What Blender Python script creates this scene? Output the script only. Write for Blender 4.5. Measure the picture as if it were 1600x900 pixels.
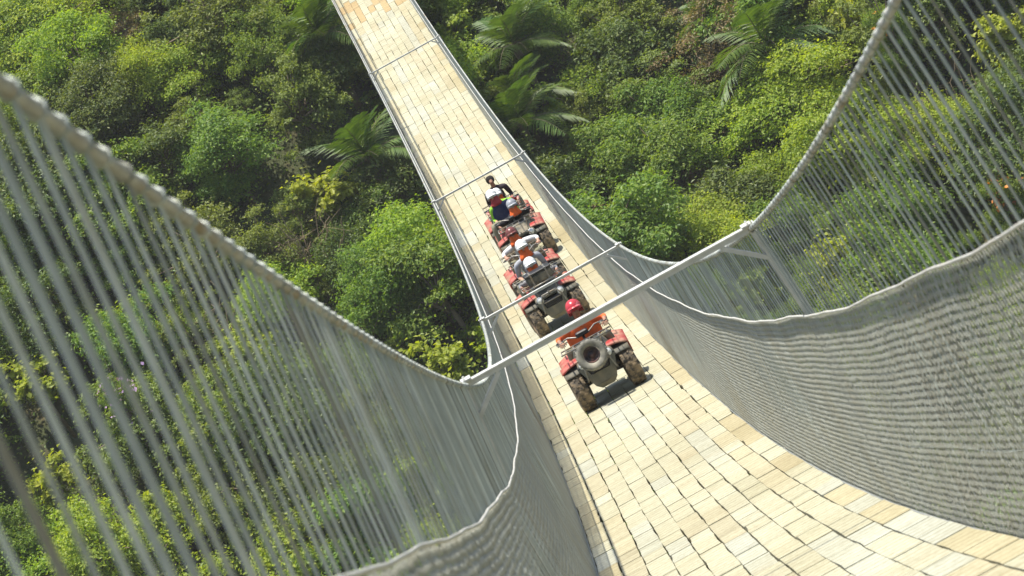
import bpy, math, random
import numpy as np
from math import sin, cos, pi, radians
from mathutils import Vector, Matrix

for o in list(bpy.data.objects): bpy.data.objects.remove(o)
SC = bpy.context.scene
COL = SC.collection

# ---------------------------------------------------------------- camera
PITCH = radians(12.0); ROLL = radians(28.87); FPX = 5000.0     # focal length in pixels of a 1600 px wide frame
CAMZ = 90.0
cam_d = bpy.data.cameras.new('camera'); cam = bpy.data.objects.new('camera', cam_d); COL.objects.link(cam)
cam_d.sensor_width = 36; cam_d.lens = FPX/1600*36
cam_d.clip_start = 0.1; cam_d.clip_end = 3000
cam.matrix_world = Matrix.Translation((0, 0, CAMZ)) @ Matrix.Rotation(pi/2-PITCH, 4, 'X') @ Matrix.Rotation(-ROLL, 4, 'Z')
cam_d.dof.use_dof = True; cam_d.dof.focus_distance = 62; cam_d.dof.aperture_fstop = 8.5
SC.camera = cam

# ---------------------------------------------------------------- light
SUN = Vector((-0.11, 0.05, 1.0)).normalized()
el = math.asin(SUN.z); az = math.atan2(SUN.x, SUN.y)
world = bpy.data.worlds.new('World'); SC.world = world; world.use_nodes = True
wn = world.node_tree; wn.nodes.clear()
sky = wn.nodes.new('ShaderNodeTexSky'); sky.sky_type = 'NISHITA'; sky.sun_disc = False
sky.sun_elevation = el; sky.sun_rotation = az; sky.air_density = 1.0; sky.dust_density = 1.5
bg = wn.nodes.new('ShaderNodeBackground'); bg.inputs['Strength'].default_value = 0.15
wo = wn.nodes.new('ShaderNodeOutputWorld')
wn.links.new(sky.outputs[0], bg.inputs[0]); wn.links.new(bg.outputs[0], wo.inputs[0])
sd = bpy.data.lights.new('sun', 'SUN'); sun = bpy.data.objects.new('sun', sd); COL.objects.link(sun)
sd.energy = 5.0; sd.angle = radians(0.7); sd.color = (1.0, 0.955, 0.85)
sun.rotation_euler = (-SUN).to_track_quat('-Z', 'Y').to_euler(); sun.location = (0, 0, CAMZ+60)
SC.view_settings.view_transform = 'Standard'; SC.view_settings.look = 'None'
SC.view_settings.gamma = 1.0; SC.view_settings.exposure = 0.68

# ---------------------------------------------------------------- helpers
rnd = random.Random(7); rng = np.random.default_rng(11)

def tag(o, label=None, cat=None, group=None, kind=None):
    if label: o['label'] = label
    if cat: o['category'] = cat
    if group: o['group'] = group
    if kind: o['kind'] = kind
    return o

def link(name, me, parent=None, loc=None, rot=None):
    o = bpy.data.objects.new(name, me); COL.objects.link(o)
    if parent: o.parent = parent
    if loc is not None: o.location = loc
    if rot is not None: o.rotation_euler = rot
    return o

def empty(name, loc=(0, 0, 0), rot=(0, 0, 0)):
    o = bpy.data.objects.new(name, None); COL.objects.link(o)
    o.location = loc; o.rotation_euler = rot; o.empty_display_size = 0.3
    return o

def np_mesh(name, V, F, mat=None, smooth=False, mats=None, midx=None):
    V = np.asarray(V, dtype=np.float32); F = np.asarray(F, dtype=np.int32); k = F.shape[1]
    me = bpy.data.meshes.new(name)
    me.vertices.add(len(V)); me.vertices.foreach_set('co', V.ravel())
    me.loops.add(F.size); me.loops.foreach_set('vertex_index', F.ravel())
    me.polygons.add(len(F)); me.polygons.foreach_set('loop_start', np.arange(0, F.size, k, dtype=np.int32))
    me.polygons.foreach_set('loop_total', np.full(len(F), k, dtype=np.int32))
    me.polygons.foreach_set('use_smooth', np.full(len(F), smooth))
    for m in (mats or ([mat] if mat else [])): me.materials.append(m)
    if midx is not None: me.polygons.foreach_set('material_index', np.asarray(midx, dtype=np.int32))
    me.update(calc_edges=True); me.validate()
    return me

def prisms(A, B, r, n=3):
    A = np.asarray(A, float); B = np.asarray(B, float); N = len(A)
    r = np.broadcast_to(np.asarray(r, float), (N,))
    d = B-A; L = np.linalg.norm(d, axis=1)[:, None]; d = d/np.maximum(L, 1e-9)
    ref = np.where(np.abs(d[:, 0:1]) < .9, np.array([[1., 0, 0]]), np.array([[0, 1., 0]]))
    u = np.cross(d, ref); u /= np.linalg.norm(u, axis=1)[:, None]; w = np.cross(d, u)
    V = np.zeros((N, 2*n, 3))
    for k in range(n):
        a = 2*pi*k/n; off = (u*cos(a)+w*sin(a))*r[:, None]
        V[:, k] = A+off; V[:, n+k] = B+off
    base = (np.arange(N)*2*n)[:, None]
    F = [np.concatenate([base+k, base+(k+1) % n, base+n+(k+1) % n, base+n+k], 1) for k in range(n)]
    return V.reshape(-1, 3), np.concatenate(F)

class MB:
    """collects polygons of one object"""
    def __init__(s): s.v = []; s.f = []; s.m = []; s.sm = []
    def add(s, vs, fs, m=0, smooth=False, M=None):
        b = len(s.v)
        for p in vs:
            p = Vector(p)
            s.v.append(M @ p if M is not None else p)
        for f in fs: s.f.append([b+i for i in f]); s.m.append(m); s.sm.append(smooth)
    def box(s, c, d, m=0, R=None, taper=1.0, bev=0.0):
        x, y, z = d[0]/2, d[1]/2, d[2]/2
        if bev <= 0:
            vs = [(sx*x*(taper if sz > 0 else 1), sy*y*(taper if sz > 0 else 1), sz*z) for sz in (-1, 1) for sx, sy in ((-1, -1), (1, -1), (1, 1), (-1, 1))]
            fs = [(3, 2, 1, 0), (4, 5, 6, 7)] + [(i, (i+1) % 4, 4+(i+1) % 4, 4+i) for i in range(4)]
        else:
            vs = []; b = bev
            def ring(zz, ins):
                X, Y = x-ins, y-ins; c_ = b
                return [(-X+c_, -Y, zz), (X-c_, -Y, zz), (X, -Y+c_, zz), (X, Y-c_, zz), (X-c_, Y, zz), (-X+c_, Y, zz), (-X, Y-c_, zz), (-X, -Y+c_, zz)]
            for zz, ins in ((-z, b*.8), (-z+b, 0), (z-b, 0), (z, b*.8)): vs += ring(zz, ins)
            fs = [tuple(range(7, -1, -1)), tuple(range(24, 32))]
            for r_ in range(3):
                for i in range(8): fs.append((r_*8+i, r_*8+(i+1) % 8, r_*8+8+(i+1) % 8, r_*8+8+i))
        M = Matrix.Translation(c)
        if R is not None: M = M @ R.to_4x4()
        s.add(vs, fs, m, False, M)
    def tube(s, pts, r, n=8, m=0, cap=True, smooth=True):
        P = [Vector(p) for p in pts]; rs = r if isinstance(r, (list, tuple)) else [r]*len(P)
        vs = []; prev = None
        for i, p in enumerate(P):
            d = (P[min(i+1, len(P)-1)]-P[max(i-1, 0)]).normalized()
            if prev is None:
                ref = Vector((0, 0, 1)) if abs(d.z) < .9 else Vector((1, 0, 0)); u = d.cross(ref).normalized()
            else: u = (prev - d*prev.dot(d)).normalized()
            prev = u; w = d.cross(u)
            for k in range(n):
                a = 2*pi*k/n; vs.append(p+(u*cos(a)+w*sin(a))*rs[i])
        fs = [(i*n+k, i*n+(k+1) % n, (i+1)*n+(k+1) % n, (i+1)*n+k) for i in range(len(P)-1) for k in range(n)]
        s.add(vs, fs, m, smooth)
        if cap:
            b = len(s.v)-len(vs)
            s.f.append([b+k for k in range(n-1, -1, -1)]); s.m.append(m); s.sm.append(False)
            s.f.append([b+(len(P)-1)*n+k for k in range(n)]); s.m.append(m); s.sm.append(False)
    def lathe(s, prof, c, R=None, n=20, m=0, smooth=True, closed=False):
        """prof: (radius, along z)"""
        vs = [(r*cos(2*pi*k/n), r*sin(2*pi*k/n), z) for r, z in prof for k in range(n)]
        K = len(prof); fs = []
        for i in range(K if closed else K-1):
            j = (i+1) % K
            for k in range(n): fs.append((i*n+k, i*n+(k+1) % n, j*n+(k+1) % n, j*n+k))
        M = Matrix.Translation(c)
        if R is not None: M = M @ R.to_4x4()
        s.add(vs, fs, m, smooth, M)
    def grid(s, fn, nu, nv, m=0, smooth=True, thick=None):
        vs = [Vector(fn(i/nu, j/nv)) for j in range(nv+1) for i in range(nu+1)]
        fs = [(j*(nu+1)+i, j*(nu+1)+i+1, (j+1)*(nu+1)+i+1, (j+1)*(nu+1)+i) for j in range(nv) for i in range(nu)]
        s.add(vs, fs, m, smooth)
        if thick:
            T = Vector(thick); s.add([v+T for v in vs], [f[::-1] for f in fs], m, smooth)
            N = (nu+1)*(nv+1); b = len(s.v)-2*N
            edge = [i for i in range(nu+1)] + [j*(nu+1)+nu for j in range(1, nv+1)] + [nv*(nu+1)+i for i in range(nu-1, -1, -1)] + [j*(nu+1) for j in range(nv-1, 0, -1)]
            for a, c in zip(edge, edge[1:]+edge[:1]):
                s.f.append([b+a, b+N+a, b+N+c, b+c]); s.m.append(m); s.sm.append(False)
    def mesh(s, name, mats):
        me = bpy.data.meshes.new(name); me.from_pydata([tuple(v) for v in s.v], [], s.f)
        for mm in (mats if isinstance(mats, (list, tuple)) else [mats]): me.materials.append(mm)
        me.polygons.foreach_set('material_index', s.m); me.polygons.foreach_set('use_smooth', s.sm)
        me.update(); return me
    def build(s, name, mats, parent=None, loc=None, rot=None): return link(name, s.mesh(name, mats), parent, loc, rot)

# ---------------------------------------------------------------- materials
def new_mat(name):
    m = bpy.data.materials.new(name); m.use_nodes = True; nt = m.node_tree; nt.nodes.clear()
    out = nt.nodes.new('ShaderNodeOutputMaterial'); return m, nt, out
def N(nt, t, **kw):
    n = nt.nodes.new(t)
    for k, v in kw.items(): setattr(n, k, v)
    return n
def ramp(nt, src, stops):
    r = N(nt, 'ShaderNodeValToRGB'); e = r.color_ramp.elements
    while len(e) < len(stops): e.new(.5)
    for q, (p, c) in zip(e, stops): q.position = p; q.color = (*c, 1) if len(c) == 3 else c
    nt.links.new(src, r.inputs[0]); return r.outputs[0]
def noise(nt, vec, scale, detail=4, rough=.55):
    n = N(nt, 'ShaderNodeTexNoise'); n.inputs['Scale'].default_value = scale; n.inputs['Detail'].default_value = detail
    n.inputs['Roughness'].default_value = rough
    nt.links.new(vec, n.inputs['Vector']); return n.outputs['Fac']
def mix(nt, a, b, fac, mode='MIX'):
    n = N(nt, 'ShaderNodeMix', data_type='RGBA', blend_type=mode)
    for sock, v in ((n.inputs[6], a), (n.inputs[7], b), (n.inputs[0], fac)):
        if hasattr(v, 'links') or isinstance(v, bpy.types.NodeSocket): nt.links.new(v, sock)
        elif isinstance(v, (tuple, list)): sock.default_value = (*v, 1)
        else: sock.default_value = v
    return n.outputs[2]
def coords(nt, which='Object'): return N(nt, 'ShaderNodeTexCoord').outputs[which]
def bump(nt, h, strength=.4, dist=.01):
    b = N(nt, 'ShaderNodeBump'); b.inputs['Strength'].default_value = strength; b.inputs['Distance'].default_value = dist
    nt.links.new(h, b.inputs['Height']); return b.outputs[0]

def simple(name, col, rough=.6, metal=0., dirt=None, dscale=6., dmin=.45, dmax=.65, bmp=.0, spec=.4, bscale=60):
    m, nt, out = new_mat(name); p = N(nt, 'ShaderNodeBsdfPrincipled'); nt.links.new(p.outputs[0], out.inputs[0])
    p.inputs['Roughness'].default_value = rough; p.inputs['Metallic'].default_value = metal
    p.inputs['Specular IOR Level'].default_value = spec
    tc = coords(nt)
    c2 = tuple(min(1, c*.72) for c in col)
    base = ramp(nt, noise(nt, tc, dscale*2.3, 5), [(.3, c2), (.7, col)])
    if dirt:
        f = ramp(nt, noise(nt, tc, dscale, 6, .65), [(dmin, (0, 0, 0)), (dmax, (1, 1, 1))])
        base = mix(nt, base, dirt, f)
        rr = N(nt, 'ShaderNodeMapRange'); rr.inputs[3].default_value = rough; rr.inputs[4].default_value = .9
        nt.links.new(f, rr.inputs[0]); nt.links.new(rr.outputs[0], p.inputs['Roughness'])
    nt.links.new(base, p.inputs['Base Color'])
    if bmp: nt.links.new(bump(nt, noise(nt, tc, bscale, 4), bmp), p.inputs['Normal'])
    return m

def leaf_mat(name, cols, trans=.38, rough=.5):
    """leaves: colour differs leaf to leaf and tree to tree"""
    m, nt, out = new_mat(name)
    g = N(nt, 'ShaderNodeNewGeometry'); oi = N(nt, 'ShaderNodeObjectInfo')
    a = ramp(nt, g.outputs['Random Per Island'], [(i/(len(cols)-1), c) for i, c in enumerate(cols)])
    hs = N(nt, 'ShaderNodeHueSaturation')
    mr = N(nt, 'ShaderNodeMapRange'); mr.inputs[3].default_value = .485; mr.inputs[4].default_value = .515
    mv = N(nt, 'ShaderNodeMapRange'); mv.inputs[3].default_value = .8; mv.inputs[4].default_value = 1.25
    nt.links.new(oi.outputs['Random'], mr.inputs[0]); nt.links.new(mr.outputs[0], hs.inputs['Hue'])
    nn = noise(nt, coords(nt), 1.1, 3); nt.links.new(nn, mv.inputs[0]); nt.links.new(mv.outputs[0], hs.inputs['Value'])
    nt.links.new(a, hs.inputs['Color'])
    p = N(nt, 'ShaderNodeBsdfPrincipled'); p.inputs['Roughness'].default_value = rough; p.inputs['Specular IOR Level'].default_value = .35
    t = N(nt, 'ShaderNodeBsdfTranslucent')
    nt.links.new(hs.outputs[0], p.inputs['Base Color'])
    tc = mix(nt, hs.outputs[0], (1.0, 1.0, .35), 1.0, 'MULTIPLY')
    ts = mix(nt, tc, (1.7, 1.7, 1.0), 1.0, 'MULTIPLY'); nt.links.new(ts, t.inputs[0])
    ms = N(nt, 'ShaderNodeMixShader'); ms.inputs[0].default_value = trans
    nt.links.new(p.outputs[0], ms.inputs[1]); nt.links.new(t.outputs[0], ms.inputs[2]); nt.links.new(ms.outputs[0], out.inputs[0])
    return m

M = {}
M['steel'] = simple('galvanised_steel', (.36, .38, .37), .45, .35, (.30, .27, .21), 3, .5, .8)
M['steel_w'] = simple('painted_steel_post', (.60, .60, .56), .5, .1, (.42, .38, .30), 4, .55, .85)
M['wire'] = simple('suspender_wire', (.42, .46, .43), .5, .15, (.34, .33, .24), 2, .5, .75)
M['wire_pale'] = simple('pale_suspender_wire', (.56, .60, .55), .5, .1, (.40, .38, .28), 2, .5, .75)
M['wire_dull'] = simple('dull_suspender_wire', (.29, .31, .28), .6, .1, (.27, .24, .17), 2, .45, .7)
M['cable'] = simple('weathered_cable', (.40, .40, .37), .65, .1, (.24, .18, .10), 3.2, .5, .68, .5)
M['net'] = simple('net_wire', (.37, .375, .32), .55, .15, (.34, .32, .24), 1.2, .45, .75)
M['rope'] = simple('net_rope', (.52, .51, .46), .7, .0, (.45, .41, .33), 5, .5, .8, .6)
M['beam'] = simple('dark_beam', (.16, .15, .13), .7, .2)
M['concrete'] = simple('concrete', (.38, .37, .34), .9, 0, (.22, .21, .18), 1.5, .45, .7, .5)

def plank_mat(name, attr):
    m, nt, out = new_mat(name); p = N(nt, 'ShaderNodeBsdfPrincipled'); nt.links.new(p.outputs[0], out.inputs[0])
    if attr: src = N(nt, 'ShaderNodeAttribute', attribute_name='tone').outputs['Color']
    else: src = N(nt, 'ShaderNodeObjectInfo').outputs['Color']
    tc = N(nt, 'ShaderNodeNewGeometry').outputs['Position']
    mp = N(nt, 'ShaderNodeMapping'); mp.inputs['Scale'].default_value = (1.6, 7, 1.6); nt.links.new(tc, mp.inputs[0])
    n1 = noise(nt, mp.outputs[0], 1.3, 5, .6)
    c = mix(nt, src, ramp(nt, n1, [(.28, (.82, .80, .76)), (.5, (.98, .97, .96)), (.7, (1.07, 1.07, 1.06))]), 1.0, 'MULTIPLY')
    n2 = noise(nt, tc, 2.2, 5, .65)
    c = mix(nt, c, (.30, .23, .13), ramp(nt, n2, [(.55, (0, 0, 0)), (.85, (.42, .42, .42))]))
    n3 = noise(nt, tc, .35, 4, .6)
    c = mix(nt, c, ramp(nt, n3, [(.35, (.90, .88, .83)), (.6, (1.04, 1.04, 1.04))]), 1.0, 'MULTIPLY')
    n4 = noise(nt, tc, 26, 3, .7)
    c = mix(nt, c, ramp(nt, n4, [(.35, (.80, .78, .74)), (.6, (1.05, 1.05, 1.05))]), 1.0, 'MULTIPLY')
    # saw-cut ridges running across the deck
    wv = N(nt, 'ShaderNodeTexWave', wave_type='BANDS', bands_direction='Y'); wv.inputs['Scale'].default_value = 1.55
    wv.inputs['Distortion'].default_value = 1.1; wv.inputs['Detail'].default_value = 2; wv.inputs['Detail Scale'].default_value = 1.5
    nt.links.new(tc, wv.inputs[0])
    gr = ramp(nt, wv.outputs['Fac'], [(0, (.78, .74, .66)), (.16, (1, 1, 1))])
    c = mix(nt, c, gr, 1.0, 'MULTIPLY')
    nt.links.new(c, p.inputs['Base Color']); p.inputs['Roughness'].default_value = .75; p.inputs['Specular IOR Level'].default_value = .25
    nt.links.new(bump(nt, gr, .5, .006), p.inputs['Normal'])
    return m
M['plank'] = plank_mat('deck_plank', False); M['plank_far'] = plank_mat('deck_plank_far', True)

def bark_mat(name, a, b):
    m, nt, out = new_mat(name); p = N(nt, 'ShaderNodeBsdfPrincipled'); nt.links.new(p.outputs[0], out.inputs[0])
    tc = coords(nt); n = noise(nt, tc, 7, 6, .7); nt.links.new(ramp(nt, n, [(.3, a), (.7, b)]), p.inputs['Base Color'])
    p.inputs['Roughness'].default_value = .9; nt.links.new(bump(nt, n, .6, .03), p.inputs['Normal']); return m
M['bark'] = bark_mat('bark', (.10, .07, .045), (.24, .19, .13))
M['twig'] = bark_mat('dry_twig', (.16, .11, .06), (.34, .26, .16))

m, nt, out = new_mat('hillside_soil'); p = N(nt, 'ShaderNodeBsdfPrincipled'); nt.links.new(p.outputs[0], out.inputs[0])
tc = coords(nt)
nt.links.new(ramp(nt, noise(nt, tc, .9, 8, .7), [(.3, (.035, .04, .015)), (.5, (.05, .06, .02)), (.7, (.10, .075, .04))]), p.inputs['Base Color'])
p.inputs['Roughness'].default_value = 1; nt.links.new(bump(nt, noise(nt, tc, 3, 6), .8, .2), p.inputs['Normal'])
M['soil'] = m

# ---------------------------------------------------------------- bridge geometry (a sagging parabola, constant cross-section)
WB = 2.15; XL = -.2696*WB; XR = XL+WB
cp, sp = cos(PITCH), sin(PITCH)
_z = np.linspace(-1.0, 14.2, 1500)
_Y = (-.6066+.6152*_z-.1023*_z**2-.0016*_z**3)*WB; _Z = _z*5*WB
_yw = _Z*cp-_Y*sp; _zw = CAMZ-_Y*cp-_Z*sp
YEND0, YEND1 = float(_yw[0]), float(_yw[-1])
def zc(y): return np.interp(y, _yw, _zw)                       # cable height
def par_z(y): return np.clip(np.interp(y, _yw, _z), 0, 10.5)
def Gd(y): return (1.0545-.0299*par_z(y))*WB                   # cable above deck
def Gm(y): q = par_z(y); return (.5141-.1213*q+.0136*q*q)*WB     # cable above top of net
def em(y): q = par_z(y); return np.maximum(.0436-.0103*q, -.0)*WB*1.0
def zd(y): return zc(y)-Gd(y)
def slope(y): return math.atan2(float(zd(y+.3)-zd(y-.3)), .6)
def XS(side, y, kind):                                           # lateral position
    o = {'c': 0., 'm': 1.}[kind]*float(em(y))
    return XL-o if side < 0 else XR+o
DXL, DXR = XL+.012, XR-.012

bridge = empty('suspension_bridge', (0.5*(XL+XR), 0, float(zd(0))))
bridge.location = (0, 0, 0)
tag(bridge, 'long sagging suspension footbridge with cream plank deck, wire net sides and thin suspenders', 'bridge')

# deck planks
NCOL = 10; CW = (DXR-DXL)/NCOL
def plank_geo(L, w, seed):
    r = random.Random(seed); ys = [-L/2]
    while ys[-1] < L/2-.25: ys.append(min(L/2, ys[-1]+r.uniform(.16, .36)))
    if ys[-1] < L/2: ys[-1] = L/2
    lo, hi = [], []; a = r.uniform(.001, .006); b = r.uniform(.001, .005)
    for i, y in enumerate(ys):
        lo.append((-w/2+a, y)); hi.append((w/2-b, y))
        if i < len(ys)-1:
            a2 = max(.0015, a+r.uniform(-.006, .005)); b2 = max(.0015, b+r.uniform(-.008, .008))
            if r.random() < .12: a2 = r.uniform(.009, .017)
            a, b = min(a2, .022), min(b2, .012)
    t = .045; out = [(x, y) for x, y in lo] + [(x, y) for x, y in hi[::-1]]
    n = len(lo); V = []; F = []
    for z in (0, -t):
        for i in range(n): V.append((lo[i][0], lo[i][1], z)); V.append((hi[i][0], hi[i][1], z))
    for i in range(n-1): F.append((2*i, 2*i+1, 2*i+3, 2*i+2))
    o = 2*n
    for i in range(n-1):
        F.append((2*i+2, o+2*i+2, o+2*i, 2*i)); F.append((2*i+1, o+2*i+1, o+2*i+3, 2*i+3))
    F.append((0, o, o+1, 1)); F.append((2*n-2, 2*n-1, o+2*n-1, o+2*n-2))
    return V, F
LENS = [.75, .95, 1.1, 1.25, 1.45, 1.7, .85, 1.0]
variants = []
for k in range(16):
    L = LENS[k % 8]; V, F = plank_geo(L-.012, CW, 100+k)
    me = bpy.data.meshes.new('plank'); me.from_pydata(V, [], F); me.materials.append(M['plank']); me.update()
    variants.append((L, me, np.array(V), F))
TONES = [(.385, .372, .268), (.395, .382, .28), (.38, .366, .26), (.37, .372, .298), (.368, .372, .305), (.39, .377, .275), (.40, .39, .29), (.385, .37, .265), (.378, .362, .258), (.365, .338, .235)]
planks = []
for c in range(NCOL):
    y = YEND0+rnd.uniform(0, 1.5); pale = rnd.random(); run = 0; tone = TONES[0]
    while y < YEND1-2:
        k = rnd.randrange(16); L = variants[k][0]
        if run <= 0 or rnd.random() < .45:
            tone = rnd.choice(TONES); run = 3
            if c in (0, 9) and rnd.random() < .55: tone = rnd.choice([(.37, .335, .215), (.38, .35, .235), (.345, .305, .19)])
            if c in (1, 8) and rnd.random() < .3: tone = (.375, .345, .235)
        run -= 1
        j = rnd.uniform(.96, 1.05); t = tuple(v*j for v in tone)
        planks.append((y+L/2, c, k, t)); y += L
# one band of newer tan boards across the deck far off
planks = [(y, c, k, ((.36, .27, .14) if (101.5 < y < 104.8 and rnd.random() < .55) else t)) for (y, c, k, t) in planks]
vis = sorted([q for q in planks if q[0] > 17], key=lambda q: q[0])
near = vis[:300]; nearset = set(id(q) for q in near)
rest = [q for q in planks if id(q) not in nearset]
def pl_M(y, c):
    x = DXL+(c+.5)*CW; s = slope(y)
    return Matrix.Translation((x, y, float(zd(y)))) @ Matrix.Rotation(s, 4, 'X')
for q in near:
    y, c, k, t = q
    o = link('plank', variants[k][1], bridge)
    o.matrix_basis = pl_M(y, c) @ Matrix.Translation((rnd.uniform(-.002, .002), 0, rnd.uniform(-.003, .003)))
    if rnd.random() < .5: o.matrix_basis = o.matrix_basis @ Matrix.Rotation(pi, 4, 'Z')
    o.color = (*t, 1)
V = []; F = []; C = []; b = 0
for (y, c, k, t) in rest:
    A = np.array(pl_M(y, c)); v = variants[k][2]; v = v @ A[:3, :3].T+A[:3, 3]+np.array([0, 0, rnd.uniform(-.003, .003)])
    V.append(v); F += [tuple(i+b for i in f) for f in variants[k][3]]; C += [t]*len(variants[k][3]); b += len(v)
me = np_mesh('far_planks', np.concatenate(V), F, M['plank_far'])
ca = me.attributes.new('tone', 'FLOAT_COLOR', 'FACE')
ca.data.foreach_set('color', np.array([(*t, 1) for t in C], dtype=np.float32).ravel())
tag(link('plank_run', me, bridge), 'planks of the far and the nearest deck', None, None, 'stuff')

# cross beams below the deck, bearing cables
mb = MB()
ys = np.arange(YEND0+1, YEND1-1, 1.6)
for y in ys:
    y = float(y); R = Matrix.Rotation(slope(y), 3, 'X')
    mb.box(Vector((.5*(DXL+DXR), y, float(zd(y))-.045-.052)), (DXR-DXL+.10, .07, .10), 0, R)
tag(mb.build('cross_beam', M['beam'], bridge), 'steel cross beams under the planks', None, None, 'stuff')
for x in np.linspace(DXL+.15, DXR-.15, 4):
    mb = MB(); mb.tube([(x, y, float(zd(y))-.17) for y in np.linspace(YEND0, YEND1, 60)], .018, 6)
    mb.build('bearing_cable', M['steel'], bridge)

# main cables
for s in (-1, 1):
    mb = MB(); pts = []
    for y in np.linspace(YEND0-1, YEND1+1, 420): pts.append((XS(s, y, 'c'), y, float(zc(y))))
    mb.tube(pts, .0165, 8, 0); mb.build('main_cable', M['cable'], bridge)

# suspenders with the loop that wraps them round the cable
def suspender(mb, s, y, r, jig):
    a = Vector((XS(s, y, 'c'), y, float(zc(y)))); ym = y+jig*.4; yb = y+jig
    zt = float(zc(y)-Gm(y))
    mid = Vector((XS(s, ym, 'm')+(.007 if s > 0 else -.007), ym, zt)); bot = Vector(((XR+.02 if s > 0 else XL-.02), yb, float(zd(yb))-.14))
    mb.tube([a, mid, bot], r, 5, 0, cap=False)
    return a
def loop_on(mb, s, y, n=7):
    pts = []; sl = math.atan2(float(zc(y+.2)-zc(y-.2)), .4)
    for k in range(n+1):
        t = k/n*2*pi*1.5; yy = y-.03+.06*k/n
        pts.append((XS(s, y, 'c')+cos(t)*.0205, yy, float(zc(yy))+sin(t)*.0205))
    mb.tube(pts, .0055, 4, 0, cap=False)
DY = .25
sus = []
for s, y0 in ((-1, 2.6), (1, 7.6)):
    n = 150; DY = .215 if s < 0 else .22
    ysn = [y0+i*DY+rnd.uniform(-.02, .02) for i in range(n)]
    for y in ysn:
        mb = MB(); r = (.0060 if s < 0 else .0052)*rnd.choice([.75, .85, 1, 1, 1.1, 1.3]); suspender(mb, s, y, r, rnd.uniform(-.09, .09)); loop_on(mb, s, y)
        mb.build('suspender', M[rnd.choice(['wire', 'wire', 'wire_pale', 'wire_pale', 'wire', 'wire_dull'])], bridge)
    mb = MB()
    for y in list(np.arange(ysn[-1]+DY, YEND1-1, DY))+list(np.arange(YEND0+1, y0-DY*.5, DY)):
        y = float(y)+rnd.uniform(-.02, .02)
        suspender(mb, s, y, .0052, rnd.uniform(-.05, .05))
        if y < 90: loop_on(mb, s, y, 5)
    tag(mb.build('suspender_run', M['wire'], bridge), 'far suspender wires of one side', None, None, 'stuff')

# net walls: chain link of zigzag wires, wavy rope along its top
def wob(y, s): return .010*sin(y*.9+s)+.005*sin(y*2.3+2*s)+.0015*sin(y*6.7)
for s in (-1, 1):
    A = []; B = []; Rr = []
    for (y0, y1, pit, step, r) in ((4.5, 62, .044, .042, .0027), (62, YEND1-1, .09, .08, .0042), (YEND0+1, 4.5, .09, .08, .0042)):
        yc = np.arange(y0, y1, pit); nrow = int(round(1.42/step))
        k = np.arange(nrow+1)[None, :]; f = k/nrow
        zig = np.where(((k+np.arange(len(yc))[:, None]) % 2) == 0, 0., pit)      # neighbours hook at the bends
        yy = yc[:, None]+zig
        i = np.arange(len(yc))[:, None]
        top = zc(yy)-Gm(yy)+np.vectorize(lambda q: wob(q, s))(yy)*(1-f); bot = zd(yy)-.10
        zz = top+(bot-top)*f
        xe = em(yy)*(1-f)+.008*np.sin(f*pi)*(1+.8*np.sin(yy*.5+s))+.001*np.sin(yy*1.7+7*f)
        xx = (XL-xe) if s < 0 else (XR+xe)
        zz = zz+rng.normal(0, .0042, zz.shape)*(1 if pit < .06 else 0); P = np.stack([xx, yy+rng.normal(0, .004, zz.shape), zz], -1)
        A.append(P[:, :-1].reshape(-1, 3)); B.append(P[:, 1:].reshape(-1, 3)); Rr.append(np.full(len(yc)*nrow, r))
    V, F = prisms(np.concatenate(A), np.concatenate(B), np.concatenate(Rr), 3)
    tag(link('wire_net', np_mesh('wire_net', V, F, M['net'], True), bridge), 'grey chain link net closing the %s side of the bridge' % ('left' if s < 0 else 'right'), None, None, 'stuff')
    mb = MB(); pts = [(XS(s, y, 'm')-s*.012, y, float(zc(y)-Gm(y))+wob(y, s)+.006) for y in np.arange(YEND0+1, YEND1-1, .22)]
    mb.tube(pts, .0085, 6, 0); mb.build('net_rope', M['rope'], bridge)
    # a few tension wires through the net
    mb = MB()
    for f in (.33, .66):
        pts = []
        for y in np.arange(YEND0+1, YEND1-1, .6):
            t = float(zc(y)-Gm(y)); bt = float(zd(y)); e_ = float(em(y))*(1-f)+.02
            pts.append(((XL-e_) if s < 0 else (XR+e_), y, t+(bt-t)*f+.01*sin(y*1.7+f*9)))
        mb.tube(pts, .004, 4, 0, cap=False)
    tag(mb.build('tension_wire', M['wire'], bridge), 'thin tension wires threaded through the net', None, None, 'stuff')
    # edge angle along the deck
    mb = MB(); pts = [((XL-.002) if s < 0 else (XR+.002), y, float(zd(y))-.03) for y in np.arange(YEND0+.5, YEND1-.5, 1.0)]
    mb.tube(pts, .012, 5, 0); mb.build('edge_rod', M['steel'], bridge)

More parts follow.
